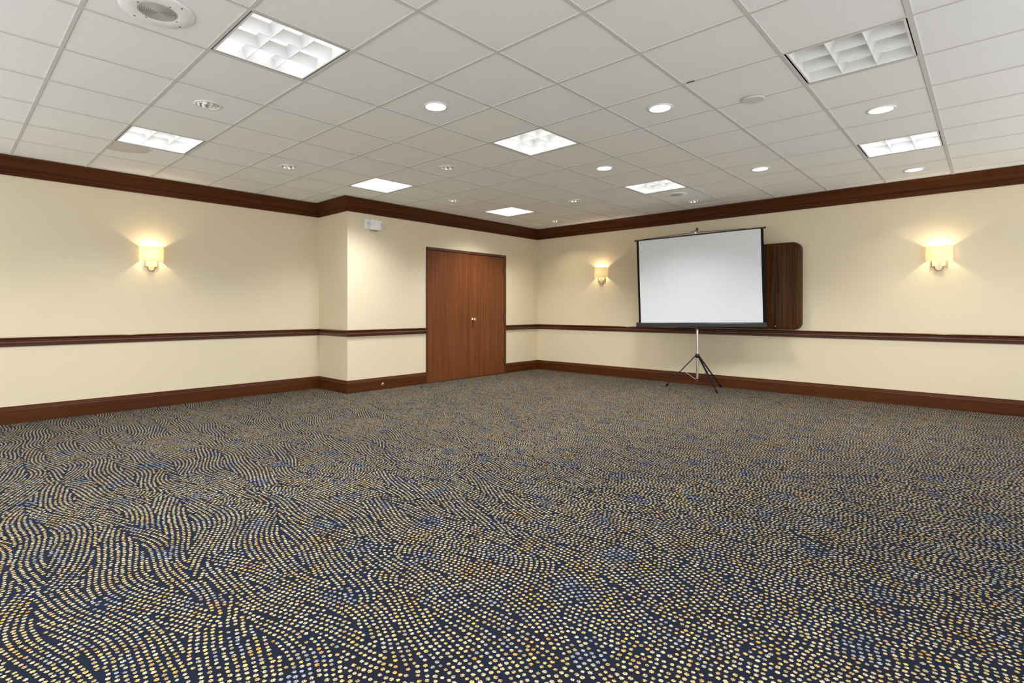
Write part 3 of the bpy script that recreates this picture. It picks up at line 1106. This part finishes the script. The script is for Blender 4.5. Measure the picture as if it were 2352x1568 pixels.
# ------------------------------------------------------------------ carpet dots: rows of woven dots following nested almond-shaped rings
def carpet_dots():
    rs = np.random.RandomState(11)
    ROW, ALONG = 0.0242, 0.0226
    c = 1.55                                    # almond curvature (arc-centre offset)
    sx, sy = 0.295, 1.22
    seeds = []
    for i, x in enumerate(np.arange(-2.0, 9.2, sx)):
        for y in np.arange(-2.4, 8.4, sy):
            seeds.append((x + rs.uniform(-.07, .07), y + i * 0.43 % sy + rs.uniform(-.16, .16), rs.uniform(-.2, .16)))
    seeds = np.array(seeds)

    def phi_all(P, idx):
        """almond distance of points P to the seeds idx -> (n, m)"""
        d = P[:, None, :] - seeds[None, idx, :2]
        ca, sa = np.cos(seeds[idx, 2]), np.sin(seeds[idx, 2])
        q = d[..., 0] * ca + d[..., 1] * sa      # across
        w = -d[..., 0] * sa + d[..., 1] * ca     # along
        return np.sqrt((np.abs(q) + c) ** 2 + w ** 2) - c
    out, rank = [], []
    for s, (px, py, an) in enumerate(seeds):
        pts = []
        for k in range(0, 22):
            ph = (k + 0.5) * ROW
            R = ph + c
            half = math.acos(c / R)
            n = max(1, int(round(2 * half * R / ALONG)))
            t = (np.arange(n) + 0.5) / n * 2 * half - half
            for sd in (-1, 1):
                pts.append(np.stack([sd * (R * np.cos(t) - c), R * np.sin(t)], 1))
        pts = np.concatenate(pts)
        ca, sa = math.cos(an), math.sin(an)
        P = np.stack([px + pts[:, 0] * ca - pts[:, 1] * sa, py + pts[:, 0] * sa + pts[:, 1] * ca], 1)
        near = np.where((np.abs(seeds[:, 0] - px) < 1.5) & (np.abs(seeds[:, 1] - py) < 2.6))[0]
        ph = phi_all(P, near)
        me = np.where(near == s)[0][0]
        oth = ph.copy()
        oth[:, me] = 9
        gap = oth.min(1) - ph[:, me]
        keep = gap > -0.013
        out.append(P[keep])
        rank.append(gap[keep])
    P = np.concatenate(out)
    rank = np.concatenate(rank)
    # gentle overall waviness
    P = P + np.stack([0.045 * np.sin(4.1 * P[:, 1] + 1.1 * P[:, 0]) + 0.014 * np.sin(9.7 * P[:, 1] - 2.3 * P[:, 0]), 0.05 * np.sin(1.3 * P[:, 0] + 0.4)], 1)
    P = P + rs.normal(0, 0.0016, P.shape)
    # keep what lies in the room and in front of the camera
    ya = math.radians(46.04)
    f = P[:, 0] * math.sin(ya) + P[:, 1] * math.cos(ya)
    sd = P[:, 0] * math.cos(ya) - P[:, 1] * math.sin(ya)
    ymax = np.where(P[:, 0] < XJ, YL, YD) - 0.026
    ok = (P[:, 0] < XR - 0.026) & (P[:, 1] < ymax) & (f > 1.0) & (np.abs(sd) < 1.12 * f + 0.5)
    P, f, rank = P[ok], f[ok], rank[ok]
    # thin out dots that would touch, keeping the ones well inside their almond
    MIN = 0.0182
    order = np.argsort(-rank)
    key = np.floor(P / MIN).astype(np.int64)
    kx, ky = key[:, 0].tolist(), key[:, 1].tolist()
    qx, qy = P[:, 0].tolist(), P[:, 1].tolist()
    grid, good = {}, []
    for t in order.tolist():
        x, y, a, b = qx[t], qy[t], kx[t], ky[t]
        clash = False
        for da in (-1, 0, 1):
            for db in (-1, 0, 1):
                for (u, v) in grid.get((a + da, b + db), ()):
                    if (u - x) ** 2 + (v - y) ** 2 < MIN * MIN:
                        clash = True
        if not clash:
            grid.setdefault((a, b), []).append((x, y))
            good.append(t)
    good = np.array(sorted(good))
    P, f = P[good], f[good]
    n = len(P)

    # colour of each dot: cream to gold, drifting to orange, grey-blue in patches
    def blob(sc, ox, oy):
        return (np.sin(P[:, 0] * sc + ox) + np.sin(P[:, 1] * sc * 1.13 + oy) + np.sin((P[:, 0] + P[:, 1]) * sc * .71 + ox * 2) + np.sin((P[:, 0] - P[:, 1]) * sc * .83 + oy * 3)) / 4
    g = blob(17.3, 1.0, 2.0) + rs.normal(0, .26, n)
    o2 = blob(21.1, 4.0, 0.5) + rs.normal(0, .32, n)
    base = np.array([0.56, 0.41, 0.18])
    cream = np.array([0.57, 0.475, 0.30])
    orange = np.array([0.58, 0.31, 0.085])
    gold = np.array([0.60, 0.42, 0.11])
    blue = np.array([0.27, 0.30, 0.38])
    colr = np.tile(base, (n, 1)) * (1 + rs.normal(0, .05, (n, 1)))
    m1 = (rs.rand(n) < .55)[:, None]
    colr = np.where(m1, cream, colr)
    w = np.clip((o2 - .22) / .6, 0, 1)[:, None]
    colr = colr * (1 - w) + np.where((rs.rand(n) < .5)[:, None], orange, gold) * w
    w = np.clip((g - .38) / .40, 0, 1)[:, None]
    colr = colr * (1 - w * .85) + blue * w * .85
    colr = np.clip(colr * rs.uniform(.66, 1.0, (n, 1)), 0, 1)

    def mesh(sel, nv, name):
        Q = P[sel]
        m = len(Q)
        a = np.linspace(0, 2 * PI, nv, endpoint=False)[None, :] + rs.uniform(0, 6.28, (m, 1))
        r = 0.0072 * rs.uniform(.88, 1.12, (m, 1)) * (1 + (0.24 if nv > 8 else 0.10) * ((np.arange(nv) % 2) * 2 - 1)[None, :] * rs.uniform(.2, 1, (m, nv)))
        V = np.empty((m, nv, 3))
        V[..., 0] = Q[:, :1] + r * np.cos(a)
        V[..., 1] = Q[:, 1:] + r * np.sin(a)
        V[..., 2] = 0.0016
        me = bpy.data.meshes.new(name)
        me.vertices.add(m * nv)
        me.vertices.foreach_set('co', V.ravel())
        me.loops.add(m * nv)
        me.loops.foreach_set('vertex_index', np.arange(m * nv, dtype=np.int32))
        me.polygons.add(m)
        me.polygons.foreach_set('loop_start', np.arange(0, m * nv, nv, dtype=np.int32))
        me.polygons.foreach_set('loop_total', np.full(m, nv, dtype=np.int32))
        at = me.color_attributes.new('dot_colour', 'FLOAT_COLOR', 'POINT')
        cc = np.ones((m, nv, 4))
        cc[..., :3] = colr[sel][:, None, :]
        at.data.foreach_set('color', cc.ravel())
        me.update(calc_edges=True)
        me.validate()
        me.materials.append(MAT['dots'])
        o = bpy.data.objects.new(name, me)
        link(o, floor)
        o['kind'] = 'stuff'
        o['label'] = 'cream and gold woven dots of the carpet'
    mesh(f < 3.6, 12, 'carpet_dots')
    mesh(f >= 3.6, 6, 'carpet_dots')
    print('dots', n)


carpet_dots()
